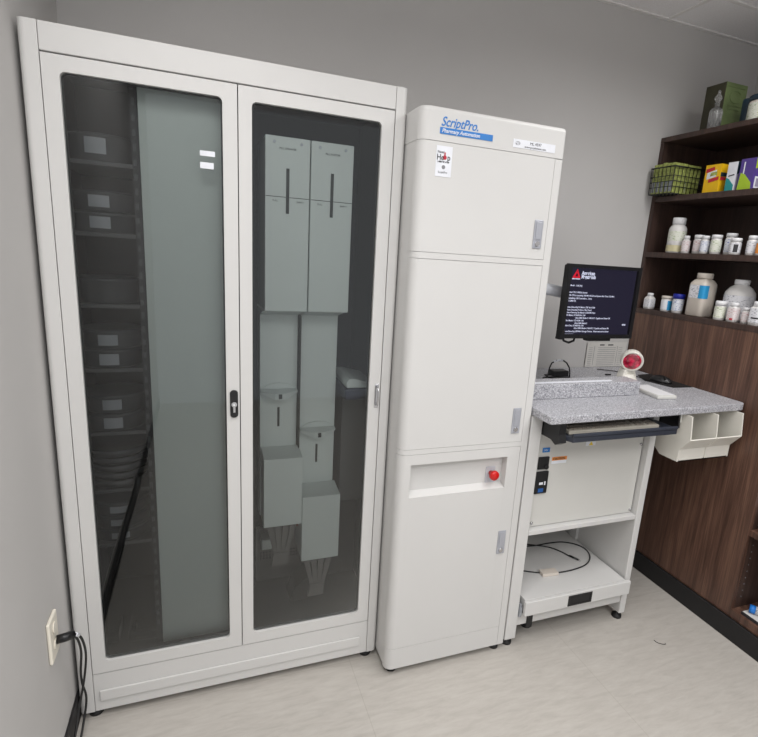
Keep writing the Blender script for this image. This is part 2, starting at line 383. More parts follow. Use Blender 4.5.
# right bay: two dispensing columns
def column(x0, x1, cx0, cx1, zflange, zboxtop, zboxbot, bx0, bx1):
    bz = .05; cm = (x0+x1)/2
    c = build('dispenser_column', MB().box(cx0, cx1, .15, .20, zboxbot, 1.36, .001), 'modgrey', cab)
    u = build('upper_housing', MB().box(x0, x1, bz, .25, 1.384, 1.919, .002), 'modgrey', c)
    build('seam', MB().box(x0+.001, x1-.001, bz-.0008, bz-.0001, 1.7415, 1.7435), 'seam', u)
    build('slot', MB().box(cm-.005, cm+.005, bz-.0016, bz-.0009, 1.693, 1.828), 'black', u)
    for sx in (x0+.027, x1-.027): build('screw', MB().lathe([(.0045,bz-.004),(.0045,bz-.0001)], (sx,0,1.902), axis='y', n=12), 'steel', u)
    tm = MB(); tm.merge(text_mb('PILL DRAWER' if x0 < .6 else 'PILL SORTER', .0085, cm, bz-.0008, 1.882, align='CENTER', depth=.0004))
    build('lettering', tm, 'ink', u); tm = MB(); tm.merge(text_mb('FULL', .0075, x0+.022, bz-.0008, 1.728, depth=.0004)); build('lettering', tm, 'ink', u); tm = MB(); tm.merge(text_mb('EMPTY', .0075, x1-.04, bz-.0008, 1.728, depth=.0004))
    build('lettering', tm, 'ink', u)
    fn = MB().prism([(bz+.005,1.3835),(.25,1.3835),(.20,1.3605),(.15,1.3605)], cx0, cx1, 'x'); build('sloped_hood', fn, 'modgrey', c)
    # flange: shallow V lip
    zf = zflange; mc = cm_(cx0,cx1); t = bmesh.new()
    up_ = [(cx0+.001,.149,zf),(cx1-.001,.149,zf),(cx1-.001,.125,zf-.004),(mc+.018,.098,zf-.006),(mc-.018,.098,zf-.006),(cx0+.001,.125,zf-.004)]
    lo2 = [(cx0+.001,.149,zf-.008),(cx1-.001,.149,zf-.008),(cx1-.001,.127,zf-.011),(mc+.018,.102,zf-.030),(mc-.018,.102,zf-.030),(cx0+.001,.127,zf-.011)]
    A_ = [t.verts.new(p) for p in up_]; B_ = [t.verts.new(p) for p in lo2]; t.faces.new(A_); t.faces.new(B_)
    for k in range(6): t.faces.new((A_[k],A_[(k+1)%6],B_[(k+1)%6],B_[k]))
    bmesh.ops.recalc_face_normals(t, faces=t.faces[:]); fl = MB().merge(t)
    f = build('catch_lip', fl, 'modgrey', c)
    lipg = MB().prism([(cx0+.004,zf+.0005),(cx1-.004,zf+.0005),(cx1-.03,zf+.016),(cm_(cx0,cx1),zf+.022),(cx0+.03,zf+.016)], .143, .149, 'y'); build('lip_backing', lipg, 'modgrey', c)
    build('sensor_window', MB().box(cm_(cx0,cx1)-.006, cm_(cx0,cx1)+.006, .0962, .0978, zf-.025, zf-.008), 'black', f)
    build('slot', MB().box(cm_(cx0,cx1)-.004, cm_(cx0,cx1)+.004, .1482, .1495, zf-.143, zf-.07), 'black', c)
    lb = MB().prism([(.05,zboxbot),(.149,zboxbot),(.149,zboxtop+.012),(.05,zboxtop)], bx0, bx1, 'x', bev=.0015); build('lower_hopper', lb, 'modgrey', c)
    # finned chute
    bm_ = cm_(bx0,bx1); zb = zboxbot-.002
    ch = MB()
    top = bx1-bx0-.012; n = 4
    for k in range(n):
        a0 = bx0+.006+top*k/n+.005; a1 = bx0+.006+top*(k+1)/n-.005
        b0 = bm_-.028+.056*k/n; b1 = bm_-.028+.056*(k+1)/n
        ch.prism([(a0,zb),(a1,zb),(b1,zb-.125),(b0,zb-.125)], .085, .093, 'y')
    ch.prism([(bm_-.028,zb-.125),(bm_+.028,zb-.125),(bm_+.022,zb-.175),(bm_-.036,zb-.178)], .08, .093, 'y')
    build('finned_chute', ch, 'chute', c)
def cm_(a, b): return (a+b)/2
column(.588, .7245, .582, .712, 1.095, .864, .604, .586, .7205)
column(.7285, .865, .7235, .855, .943, .706, .447, .7225, .863)
build('divider_fin', MB().box(.7155, .7195, .12, .3, .75, 1.36), 'seam', cab)
build('rear_panel', MB().box(.548, .58, .3, .494, .2, 2.05).box(.87, 1.0, .3, .494, .2, 1.0), 'dark', cab)
pf = MB().box(.58, .95, .33, .345, .2005, .45); build('perforated_panel', pf, 'chute', cab)
pd = MB()
for i in range(26):
    for j in range(3): pd.box(.60+i*.0125, .606+i*.0125, .3285, .3298, .30+j*.014, .307+j*.014)
build('perforations', pd, 'black', cab)
build('small_junction_box', MB().box(.60,.64,.26,.329,.385,.43,.003), 'modgrey', cab)
build('discharge_chute', MB().prism([(.70,.2005),(.80,.2005),(.86,.30),(.77,.30),(.72,.26)], .16, .26, 'y'), 'black', cab)
build('circuit_parts', MB().box(.716,.722,.13,.15,.55,.60).box(.725,.73,.13,.15,.565,.59).box(.735,.74,.13,.15,.555,.575), 'pcb', cab)
dv = build('vial_printer', MB().box(.872,.985,.07,.29,1.063,1.105,.006), 'navydark', cab, label='navy device with pale rounded top')
build('rounded_cover', MB().prism([(.880,1.106),(.985,1.106),(.985,1.122),(.955,1.128),(.91,1.140),(.888,1.140),(.878,1.125)], .08, .28, 'y', bev=.003), 'modgrey', dv)
build('printer_pedestal', MB().box(.885,.995,.16,.299,.62,1.062,.003), 'shelfgrey', cab)

# canisters on the left-bay shelves: each one its own thing
def canister(x, y, z, r, h, label, lbl=None, group='drum canisters on the shelves behind the left glass door'):
    t = thing('drum_canister', label, 'canister', (x, y, z), group)
    b = build('drum', MB().lathe([(r*.96,0),(r,.004),(r,h-.012),(r*1.03,h-.010),(r*1.03,h-.003),(r*.9,h),(0,h)], (x,y,z), n=36), 'darker', t)
    if lbl:
        a0, a1, q0, q1 = lbl
        build('label', MB().lathe([(r+.0012,q0),(r+.0012,q1)], (x,y,z), n=10, a0=a0, a1=a1), 'labelgrey', t)
    return t
L = (-PI/2-.28, -PI/2+.32)
data = [
 (1.80, [(.02,.068,L)], ['only dark round canister on the topmost shelf behind the left glass door']),
 (1.598,[(.012,.048,(L)),(.012,.048,L)], ['lower dark canister on the second shelf down behind left glass','upper dark canister on the second shelf down behind left glass']),
 (1.384,[(.02,.068,None)], ['single unlabelled dark canister on the third shelf down']),
 (1.18, [(.010,.048,L),(.012,.048,L)], ['lower dark canister on the fourth shelf down, label facing out','upper dark canister on the fourth shelf down, label facing out']),
 (.968, [(.010,.046,L),(.012,.048,L)], ['lower dark canister on the fifth shelf down, label facing out','upper dark canister on the fifth shelf down, label facing out']),
 (.567, [(.012,.042,L),(.012,.042,L),(.010,.038,L)], ['bottom dark canister of the stack of three low in left bay','middle dark canister of the stack of three low in left bay','top dark canister of the stack of three low in left bay']),
]
for z, stack, labs in data:
    zz = z+.0005
    for (q0, q1, l), lab in zip(stack, labs):
        h = (.078 if len(stack) == 1 else (.060 if len(stack) == 2 else .048))
        canister(.118, .235, zz, .092, h, lab, (l[0], l[1], q0, min(q1, h-.014)) if l else None)
        zz += h+.001
for k in range(5):
    t = tag(build('round_tray', MB().lathe([(.085,0),(.095,.006),(.097,.026),(.093,.026),(.09,.008),(0,.008)], (.118,.24,.7655+k*.027), n=36), 'darker', None, (.118,.24,.7655+k*.027)),
        ['lowest','second lowest','middle','second highest','top'][k]+' grey round tray in the nested pile of five low in left bay', 'tray', 'nested round trays on the sixth shelf')

# ------------------------------------------------------------------ automation tower
tw = thing('automation_tower', 'narrow tall white machine tower with blue sign and red stop button', 'machine', (1.28, .15, 0))
TX0, TX1, TYF, TYB = 1.022, 1.546, -.12, .51
def tower_pts(x0, x1, yf, yb, r, left=True, right=False):
    p = []
    if left: p += [(x0+r-r*math.sin(a), yf+r-r*math.cos(a)) for a in [PI/2*k/8 for k in range(8, -1, -1)]]
    else: p += [(x0, yf)]
    if right:
        r2 = .008; p += [(x1-r2+r2*math.sin(a), yf+r2-r2*math.cos(a)) for a in [PI/2*k/4 for k in range(5)]]
    else: p += [(x1, yf)]
    return p+[(x1, yb), (x0, yb)]
build('body', MB().prism(tower_pts(TX0+.002, TX1, -.085, TYB, .01), .032, 2.02), 'white', tw)
def tsec(name, z0, z1, x1=1.5125, right=False, bev=0):
    return MB().prism(tower_pts(TX0, x1, TYF, -.0855, .03, True, right), z0, z1)
build('right_post', MB().prism(tower_pts(1.5138, TX1+.0005, TYF, -.0855, .01, False, True), .0305, 1.9345, bev=0), 'white', tw)
hd = MB()
# header cap with softened top edge
tp = tower_pts(TX0, TX1+.0005, TYF, TYB, .03, True, True)
cx, cy = (TX0+TX1)/2, (TYF+TYB)/2
def shrink(p, d): return [(x+(d if x < cx else -d)*min(1,abs(x-cx)/.2), y+(d if y < cy else -d)) for x, y in p]
t = bmesh.new(); levels = [(0,1.937),(0,2.022),(.0015,2.028),(.004,2.032),(.009,2.034)]
rings = [[t.verts.new((x,y,z)) for x,y in shrink(tp, d)] for d, z in levels]
for i in range(len(rings)-1):
    for k in range(len(tp)): 
        f = t.faces.new((rings[i][k], rings[i][(k+1)%len(tp)], rings[i+1][(k+1)%len(tp)], rings[i+1][k]))
t.faces.new(rings[-1]); t.faces.new(rings[0]); bmesh.ops.recalc_face_normals(t, faces=t.faces[:]); hd.merge(t)
head = build('header_cap', hd, 'white', tw)
ud = build('upper_door', tsec('', 1.6045, 1.9355), 'white', tw)
build('divider_band', tsec('', 1.5838, 1.6033, TX1-.0325), 'white', tw)
md = build('middle_door', tsec('', .932, 1.5825), 'white', tw)
build('divider_band', tsec('', .9125, .9308, TX1-.0325), 'white', tw)
# lower door with recess
ld = MB().prism(tower_pts(TX0, 1.0685, TYF, -.0855, .03), .1208, .9112)
ld.box(1.0686, 1.4605, TYF, -.0855, .8735, .9112).box(1.0686, 1.4605, TYF, -.0855, .1208, .7465).box(1.4606, 1.5125, TYF, -.0855, .1208, .9112)
ldo = build('lower_door', ld, 'white', tw)
build('base_plinth', MB().prism(tower_pts(TX0, 1.5125, TYF, -.0855, .03), .0305, .1195), 'white', tw)
rc = MB().box(1.066,1.4635,-.0868,-.0857,.745,.875); 
rc.prism([(-.1195,.7470),(-.0875,.7470),(-.0875,.762)], 1.0695, 1.4595, 'x')
build('recess_back', rc, 'white', ldo)
bp = build('button_plate', MB().box(1.392,1.432,-.0905,-.0872,.752,.825,.004), 'arm', ldo, label='pale grey mounting plate')
st = build('stop_button', MB().lathe([(.0,-.128),(.015,-.127),(.019,-.122),(.019,-.112),(.010,-.110),(.010,-.0908)], (1.413,0,.80), axis='y', n=28), 'red', ldo, label='red mushroom stop button')
def latch(x0, z0, z1, par):
    b = build('latch', MB().box(x0, x0+.034, -.1235, -.1202, z0, z1, .0015), 'silver', par, label='silver push latch')
    build('latch_lever', MB().box(x0+.006, x0+.028, -.126, -.1236, z0+.03, z1-.006, .001), 'silver', b)
    build('keyhole', MB().lathe([(.0085,-.1275),(.0095,-.1236)], (x0+.017,0,z0+.016), axis='y', n=18), 'chrome', b)
latch(1.461, 1.64, 1.735, ud); latch(1.462, .966, 1.065, md); latch(1.458, .464, .563, ldo)
sg = build('sign', MB().box(1.086, 1.269, -.1215, -.1202, 1.958, 1.9765), 'blue', head, label='blue bar with white Pharmacy Automation lettering')
tm = MB(); tm.merge(text_mb('Pharmacy Automation', .0155, 1.092, -.1219, 1.9625, shear=.25, bold=.0002, sx=.93)); build('sign_lettering', tm, 'label', sg)
tm = MB(); tm.merge(text_mb('ScriptPro.', .038, 1.088, -.1206, 1.981, shear=.32, bold=.0004, sx=.84)); build('logo_lettering', tm, 'blue', head, label='blue slanted ScriptPro lettering')
at = build('asset_tag', MB().box(1.345, 1.507, -.1211, -.1202, 1.9515, 1.977), 'label', head, label='white tag with small black print')
tm = MB(); tm.merge(text_mb('ML 4597', .0125, 1.43, -.1214, 1.9645, align='CENTER', bold=0, depth=.0002)); tm.merge(text_mb('www.purplewave.com', .0092, 1.43, -.1214, 1.9545, align='CENTER', bold=0, depth=.0002))
build('tag_lettering', tm, 'ink', at)
build('tag_emblem', MB().tube([(1.362+.008*math.cos(a), -.1216, 1.965+.005*math.sin(a)) for a in [2*PI*k/16 for k in range(16)]], .0006, n=5, closed=True).tube([(1.354,-.1216,1.962),(1.362,-.1216,1.966),(1.371,-.1216,1.9635)], .0006, n=5), 'greyink', at)
hs = build('help_sticker', MB().box(1.079, 1.133, -.1211, -.1202, 1.835, 1.924), 'label', ud, label='white sticker reading Need Help with a red spot')
tm = MB(); tm.merge(text_mb('Need', .010, 1.083, -.1214, 1.903, bold=.0001, depth=.0002)); tm.merge(text_mb('He', .024, 1.081, -.1214, 1.883, bold=.0003, depth=.0002, sx=.85)); tm.merge(text_mb('p', .024, 1.117, -.1214, 1.884, bold=.0003, depth=.0002, sx=.85))
tm.merge(text_mb('1-800-606-7628', .0062, 1.084, -.1214, 1.876, bold=.0003, depth=.0002)); tm.merge(text_mb('ScriptPro', .0085, 1.088, -.1214, 1.845, depth=.0002))
build('sticker_lettering', tm, 'ink', hs)
build('sticker_red_spot', MB().lathe([(.0065,-.1216),(.0065,-.1212)], (1.1085,0,1.891), axis='y', n=20).box(1.106,1.1105,-.1216,-.1212,1.896,1.906), 'redink', hs)
build('sticker_emblem', MB().lathe([(.006,-.1215),(.006,-.1212)], (1.106,0,1.863), axis='y', n=16), 'greyink', hs)
for x, y in ((1.06,-.08),(1.515,-.09),(1.06,.45),(1.515,.45)):
    build('foot', MB().lathe([(.02,0),(.02,.012),(.008,.016),(.008,.0303)], (x,y,0), n=20), 'rubber', tw)

# ------------------------------------------------------------------ workstation cart
ct = thing('workstation_stand', 'white metal workstation stand with open lower shelf beside the tower', 'workstation', (1.87, .15, 0))
build('side_panel', MB().box(1.553, 1.606, -.1148, .50, .035, 1.029, .004), 'white', ct)
build('side_panel', MB().box(2.164, 2.197, -.1148, .50, .035, 1.029, .004), 'white', ct)
build('back_panel', MB().box(1.607, 2.163, .48, .498, .1, 1.028), 'white', ct)
fp = build('front_panel', MB().box(1.62, 2.158, -.086, -.074, .537, .94, .003), 'white2', ct)
build('side_filler', MB().box(1.6065, 1.6195, -.084, -.07, .537, .94).box(1.6065,2.1515,-.073,-.06,.9,1.028), 'white2', ct)
for sx, sz in ((2.148,.86),(2.148,.552),(1.632,.555)):
    build('screw', MB().lathe([(.0,-.0915),(.006,-.0905),(.006,-.0862)], (sx,0,sz), axis='y', n=14), 'chrome', fp)
build('middle_shelf', MB().box(1.607, 2.163, -.112, .479, .515, .535, .002), 'white', ct)
build('cross_rail', MB().box(1.607, 2.163, -.108, -.093, .092, .148, .002), 'white', ct)
po = build('pull_out_shelf', MB().box(1.625, 2.155, -.125, .44, .212, .222, .0015).box(1.618, 2.174, -.142, -.126, .156, .222, .003).box(1.625,1.633,-.1255,.44,.165,.2115).box(2.146,2.154,-.1255,.44,.165,.2115), 'white', ct)
hp = build('recessed_handle', MB().ring((1.833,1.958,.163,.213),(1.842,1.949,.170,.206), -.1445, -.1422, rad=.004), 'black', po)
build('handle_cup', MB().box(1.8425,1.9485,-.1432,-.1422,.1705,.2055), 'rubber', hp)
build('slide_rail', MB().box(1.6065,1.6165,-.12,.42,.14,.20,.001).box(1.6075,1.6155,-.1245,-.1205,.15,.19,.001), 'steel', ct)
build('slide_rail', MB().box(2.1555,2.1635,-.12,.42,.14,.20,.001), 'steel', ct)
build('inner_upright', MB().box(2.150, 2.163, .22, .27, .224, .514), 'white', ct)
for x, y in ((1.582,-.085),(2.18,-.088),(1.725,-.02),(1.582,.45),(2.18,.45)):
    zt = .0345 if x != 1.725 else .155
    build('foot', MB().lathe([(.022,0),(.022,.012),(.008,.016),(.008,zt)], (x,y,0), n=20), 'rubber', ct)
build('caster_bracket', MB().box(1.655,1.685,-.1115,-.1085,.07,.146,.001), 'black', ct)
# power entry and stickers on the left of the front panel
pw = build('power_inlet', MB().box(1.626,1.676,-.094,-.0865,.792,.845,.003), 'black', fp, label='black power inlet')
build('inlet_pins', MB().lathe([(.010,-.0985),(.010,-.0942)], (1.664,0,.802), axis='y', n=12), 'rubber', pw)
ps = build('power_switch', MB().box(1.621,1.68,-.096,-.0865,.688,.783,.003), 'black', fp, label='black power switch module')
build('switch_marks', MB().box(1.638,1.656,-.0972,-.0962,.728,.738).box(1.662,1.668,-.0972,-.0962,.725,.741), 'label', ps)
build('switch_light', MB().box(1.636,1.661,-.0975,-.0962,.695,.712,.001), 'navy', ps)
bl = build('blue_label', MB().box(1.642,1.676,-.0875,-.0862,.862,.881), 'blue', fp, label='small blue label')
tm = MB(); tm.merge(text_mb('240V', .010, 1.646, -.0878, .868, depth=.0002)); build('label_lettering', tm, 'label', bl)
wl = build('warning_label', MB().box(1.692,1.764,-.0873,-.0862,.809,.838), 'label', fp, label='orange and white caution label')
build('orange_band', MB().box(1.692,1.764,-.0878,-.0874,.823,.838), 'orange', wl)
tm = MB(); tm.merge(text_mb('CAUTION', .0125, 1.698, -.0881, .826, bold=.0004, depth=.0002)); build('label_lettering', tm, 'ink', wl)
yl = build('yellow_label', MB().box(1.852,1.90,-.0873,-.0862,.874,.893), 'label', fp, label='pale label with a yellow warning triangle')
build('warning_triangle', MB().prism([(1.866,.876),(1.888,.876),(1.877,.892)], -.0878, -.0874, 'y'), 'yellowlabel', yl)
# keyboard tray under the worktop
kt = build('keyboard_tray', MB().prism([(1.638,-.20),(1.658,-.236),(2.165,-.236),(2.18,-.22),(2.18,.0),(1.638,.0)], .957, .977, 'z', bev=.002), 'tray', ct, label='dark pull-out keyboard tray')
kt2 = build('tray_rim', MB().box(1.655,2.168,-.2385,-.2265,.9775,.990,.003), 'tray', kt)
build('tray_bracket', MB().prism([(-.215,1.029),(-.215,.985),(-.225,.955),(-.20,.94),(-.17,.952),(-.05,.95),(-.05,1.029)], 1.6065, 1.636, 'x').lathe([(.004,-.2155),(.004,-.2165)], (1.625,0,1.0), axis='y', n=10), 'black', ct)
build('tray_bracket', MB().prism([(-.20,1.029),(-.205,.97),(-.05,.945),(-.05,1.029)], 2.203, 2.212, 'x'), 'black', ct)
kb = thing('computer_keyboard', 'beige computer keyboard lying on the dark pull-out tray under the worktop', 'keyboard', (1.89,-.13,.9775))
build('case', MB().prism([(-.205,.9775),(-.05,.9775),(-.05,.998),(-.204,.991)], 1.66, 2.10, 'x', bev=.002), 'kbody', kb)
keys = []
for r in range(5):
    y = -.193+.0255*r; z = .9910+.0015*r
    for k in range(21):
        if (k == 15 or k == 18) : continue
        keys.append((1.669+.0202*k, y, z))
for kx, ky, kz in keys:
    build('key', MB().prism([(kx,ky),(kx+.0175,ky),(kx+.0175,ky+.019),(kx,ky+.019)], kz+.0005, kz+.0055, 'z', bev=.0012), 'keys', kb)

# worktop and riser
wt = thing('worktop', 'speckled grey laminate worktop running over the white stand to the shelving', 'worktop', (2.05,.14,1.03))
def rpt(cx_, cy_, r, a0, a1, n=6): return [(cx_+r*math.cos(a0+(a1-a0)*k/n), cy_+r*math.sin(a0+(a1-a0)*k/n)) for k in range(n+1)]
slab = rpt(1.565,-.216,.013,-PI,-PI/2)+rpt(2.545,-.180,.03,-PI/2,0)+[(2.575,.512),(1.552,.512)]
slab = [(x, y - (.0 if x < 2 else .0)) for x, y in slab]
build('slab', MB().prism(slab, 1.03, 1.06, 'z', bev=.003), 'counter', wt)
rs = build('riser', MB().box(1.553, 2.158, -.02, .078, 1.0605, 1.121, .003), 'counter', wt)
build('edge_strip', MB().box(1.56, 2.02, .000, .016, 1.1212, 1.1240, .0008), 'label', rs, label='bright metal strip')

# parts bins hung below the worktop
bn = thing('divided_bin', 'cream plastic divided bin hanging under the right end of the worktop', 'bin', (2.38,-.12,.82))
prof_out = [(-.235,1.026),(-.247,.927),(-.203,.872),(-.203,.818),(-.11,.818),(-.04,.87),(-.03,1.026)]
for x in (2.236, 2.384, 2.527): build('side_wall' if x != 2.384 else 'divider', MB().prism(prof_out if x != 2.384 else [(y if y>-.2 else y+.003, z if z>.83 else z+.006) for y,z in prof_out], x, x+.006, 'x', bev=.001), 'bins', bn)
def strip(a, b, th=.005):
    (y0,z0),(y1,z1) = a,b; d = Vector((y1-y0,z1-z0)).normalized(); n = Vector((-d.y,d.x))*th
    return [(y0,z0),(y1,z1),(y1+n.x,z1+n.y),(y0+n.x,z0+n.y)]
sh = MB()
for a, b in ((prof_out[1],prof_out[2]),(prof_out[2],prof_out[3]),(prof_out[3],prof_out[4]),(prof_out[4],prof_out[5]),(prof_out[5],prof_out[6])):
    sh.prism(strip(a,b), 2.2425, 2.3835, 'x').prism(strip(a,b), 2.3905, 2.5265, 'x')
build('shell', sh, 'bins', bn)
build('hanging_bracket', MB().box(2.2175,2.2355,-.19,-.06,.985,1.029,.002), 'white2', bn)

# ------------------------------------------------------------------ things on the worktop
mo = thing('computer_monitor', 'black flat monitor showing white startup text, held above the worktop', 'monitor', (1.94,.07,1.3))
bz = MB().ring((1.755,2.128,1.297,1.5975),(1.772,2.112,1.313,1.583), .045, .062, rad=.002)
build('bezel', bz, 'black', mo)
build('casing', MB().box(1.76,2.122,.0625,.085,1.30,1.594,.006).box(1.80,2.07,.0855,.11,1.34,1.55,.012), 'black', mo)
scr = build('screen', MB().box(1.7725,2.1115,.056,.0615,1.3135,1.5825), 'screen', mo, label='dark glowing screen with white text')
build('speaker_bar', MB().prism([(1.75,1.293),(1.772,1.293),(1.772,1.33),(1.756,1.33)], .04, .07, 'y').box(1.90,2.02,.05,.08,1.285,1.2965,.002), 'black', mo)
tm = MB()
for z, s, off in ((1.509,'Model  : 2.6E (46)',0),(1.482,'Intel CPU 2.40GHz System',0),(1.470,'Ok CPU at operating 100 MHz BCLK and System Bus Clock 133 MHz',0),(1.458,'Initializing USB Controllers .. Done.',0),(1.447,'512MB OK',0),
    (1.422,'Auto-Detecting Pri Master..IDE Hard Disk',0),(1.411,'Auto-Detecting Pri Slave...Not Found',0),(1.400,'Auto-Detecting Sec Master..CDROM Drive',0),(1.389,'Pri Master: ST340014A  3.06',0),(1.378,'Ultra DMA Mode-5, S.M.A.R.T. Capable and Status OK',.045),
    (1.367,'Sec Master: CD-ROM 1.0A',0),(1.356,'Ultra DMA Mode-2',.045),(1.346,'Hard Disk: ST340014A 3.06',0),(1.3355,'Ultra DMA Mode-5, S.M.A.R.T. Capable and Status OK',.045),(1.3225,'Auto-Detecting USB Mass Storage Devices ..Please wait and continue',0)):
    tm.merge(text_mb(s, .0094, 1.7805+off, .0555, z, bold=.00008, depth=.0002, sx=.86))
tm.merge(text_mb('0085', .0094, 2.075, .0555, 1.352, bold=.00022, depth=.0002)); tm.merge(text_mb('__________', .0094, 1.7805, .0555, 1.3165, depth=.0002))
tm.merge(text_mb('American', .021, 1.829, .0555, 1.556, bold=.0007, depth=.0002, sx=.80)); tm.merge(text_mb('Megatrends', .021, 1.829, .0555, 1.5415, bold=.0007, depth=.0002, sx=.72))
build('screen_text', tm, 'screentext', scr)
tr = MB().prism([(1.784,1.542),(1.824,1.542),(1.806,1.578)], .0552, .0558, 'y'); lo_ = build('screen_logo', tr, 'screenred', scr)
build('logo_marks', MB().prism([(1.798,1.548),(1.811,1.548),(1.808,1.560),(1.802,1.560)], .0547, .0551, 'y').box(1.803,1.8045,.0547,.0551,1.563,1.572), 'screendark', lo_)
tm = MB(); tm.merge(text_mb('MEGATRENDS', .0062, 1.784, .0555, 1.5365, bold=.0003, depth=.0002)); build('logo_lettering', tm, 'screentext', lo_)
ar = build('support_arm', MB().tube([(1.5475,.14,1.488),(1.60,.14,1.492),(1.75,.14,1.486),(1.86,.14,1.47),(1.92,.125,1.46)], .024, n=16).lathe([(.034,1.5475),(.034,1.556)], (0,.14,1.488), axis='x', n=20), 'arm', mo, label='light grey support arm')
build('cable_loop', MB().tube([(1.80,.09,1.305),(1.81,.09,1.28),(1.835,.088,1.272),(1.86,.088,1.28),(1.865,.09,1.30)], .005), 'cable', mo)

sc = thing('barcode_scanner', 'round-headed beige scanner with glowing red window on the worktop', 'scanner', (2.24,.14,1.0605))
HX, HY, HZ = 2.232,.125,1.182
build('base', MB().lathe([(.062,0),(.062,.006),(.052,.02),(.038,.045),(.034,.056)], (2.24,.145,1.0605), n=32, scale=(1,.85)), 'bins', sc)
build('neck', MB().prism([(2.19,1.08),(2.29,1.08),(2.27,1.13),(2.245,1.15),(2.22,1.15),(2.205,1.13)], .13, .17, 'y', bev=.004), 'bins', sc)
rotm = Matrix.Translation((HX,HY,HZ)) @ Matrix.Rotation(-.62,4,'Z') @ Matrix.Rotation(.25,4,'X')
def rl_(prof, n=36):
    q = MB(); q.lathe(prof, (0,0,0), axis='y', n=n); q.bm.transform(rotm); return q
build('head', rl_([(.0405,-.014),(.045,-.019),(.049,-.014),(.050,0),(.047,.02),(.036,.042),(.0,.052)]), 'bins', sc)
build('red_window', rl_([(0,-.023),(.02,-.0215),(.034,-.018),(.0405,-.0135),(.0405,-.008)]), 'lens', sc, label='round red window')

kp_ = thing('card_keypad', 'small white slab-shaped pad lying on the worktop in front of the scanner', 'keypad', (2.255,-.015,1.0605))
pd_ = MB().box(-.048,.048,-.095,.095,.0,.016,.004); pd_.bm.transform(Matrix.Translation((2.248,-.005,1.0605)) @ Matrix.Rotation(-.12,4,'Z') )
build('pad_body', pd_, 'white2', kp_)
pd_ = MB().box(-.042,.042,-.087,.087,.0162,.0172,.0005); pd_.bm.transform(Matrix.Translation((2.248,-.005,1.0605)) @ Matrix.Rotation(-.12,4,'Z') )
build('pad_surface', pd_, 'cap', kp_)

mm = build('mouse_mat', MB().prism([(2.41,.20),(2.45,.065),(2.562,.06),(2.562,.32),(2.47,.31)], 1.0605, 1.0635, 'z'), 'rubber', None, (2.5,.18,1.0605))
tag(mm, 'black mouse mat on the worktop beside the dark wood shelving', 'mat')
ms = thing('computer_mouse', 'glossy black mouse resting on the mat next to the wood panel', 'mouse', (2.47,.165,1.064))
mq = MB().sphere((0,0,0), (.033,.055,.032)); 
for v in mq.bm.verts: v.co.z = max(v.co.z, 0)
mq.bm.transform(Matrix.Translation((2.475,.165,1.064)) @ Matrix.Rotation(.35,4,'Z')); build('mouse_shell', mq, 'black', ms)
build('scroll_wheel', MB().lathe([(.006,-.004),(.006,.004)], (2.463,.132,1.088), axis='x', n=12), 'rubber', ms)
build('mouse_cord', MB().tube([(2.456,.114,1.072),(2.44,.08,1.067),(2.43,.10,1.0665),(2.42,.2,1.0665),(2.43,.3,1.064),(2.40,.4,1.063),(2.33,.45,1.063)], .002), 'cable', ms)

wr = thing('wire_holder', 'black wire cradle holding a black adapter at the back of the worktop', 'holder', (1.97,.3,1.0605))
build('wire_frame', MB().tube([(1.885,.30,1.064),(1.91,.30,1.066),(1.915,.30,1.11),(1.925,.30,1.135),(1.95,.30,1.147),(1.99,.30,1.146),(2.01,.30,1.135),(2.03,.30,1.11),(2.035,.30,1.09),(2.03,.29,1.066)], .0035)
      .tube([(1.915,.30,1.066),(1.96,.27,1.065),(2.03,.29,1.066),(2.04,.34,1.066),(1.93,.35,1.066),(1.915,.30,1.066)], .003), 'cable', wr)
build('white_tip', MB().tube([(1.935,.30,1.141),(1.965,.30,1.149),(1.985,.30,1.147)], .0046), 'label', wr)
build('adapter', MB().prism([(1.935,.285),(2.02,.285),(2.025,.34),(1.94,.34)], 1.0695, 1.098, 'z', bev=.005), 'black', wr)
pn = thing('paper_notice', 'printed paper form standing against the back wall below the monitor', 'paper', (2.43,.51,1.061))
build('sheet', MB().box(2.298,2.562,.5095,.5115,1.0615,1.195), 'paper', pn)
ln = MB()
random.seed(3)
for r in range(10):
    z = 1.165-r*.0105
    ln.box(2.37, 2.49, .5088, .5092, z, z+.0018)
    ln.box(2.31, 2.335, .5088, .5092, z, z+.0015); ln.box(2.51, 2.535, .5088, .5092, z, z+.0015)
ln.box(2.345,2.347,.5088,.5092,1.07,1.175).box(2.50,2.502,.5088,.5092,1.07,1.175)
build('printed_rows', ln, 'greyink', pn)
build('heading_mark', MB().box(2.38,2.41,.5088,.5092,1.178,1.184), 'ink', pn)
build('heading_mark', MB().box(2.435,2.47,.5088,.5092,1.178,1.184), 'ink', pn)
tag(build('pen_cap', MB().tube([(2.28,.33,1.0645),(2.31,.325,1.0645)], .0035), 'black', None, (2.29,.33,1.0605)), 'tiny black cap lying on the worktop behind the riser', 'cap')

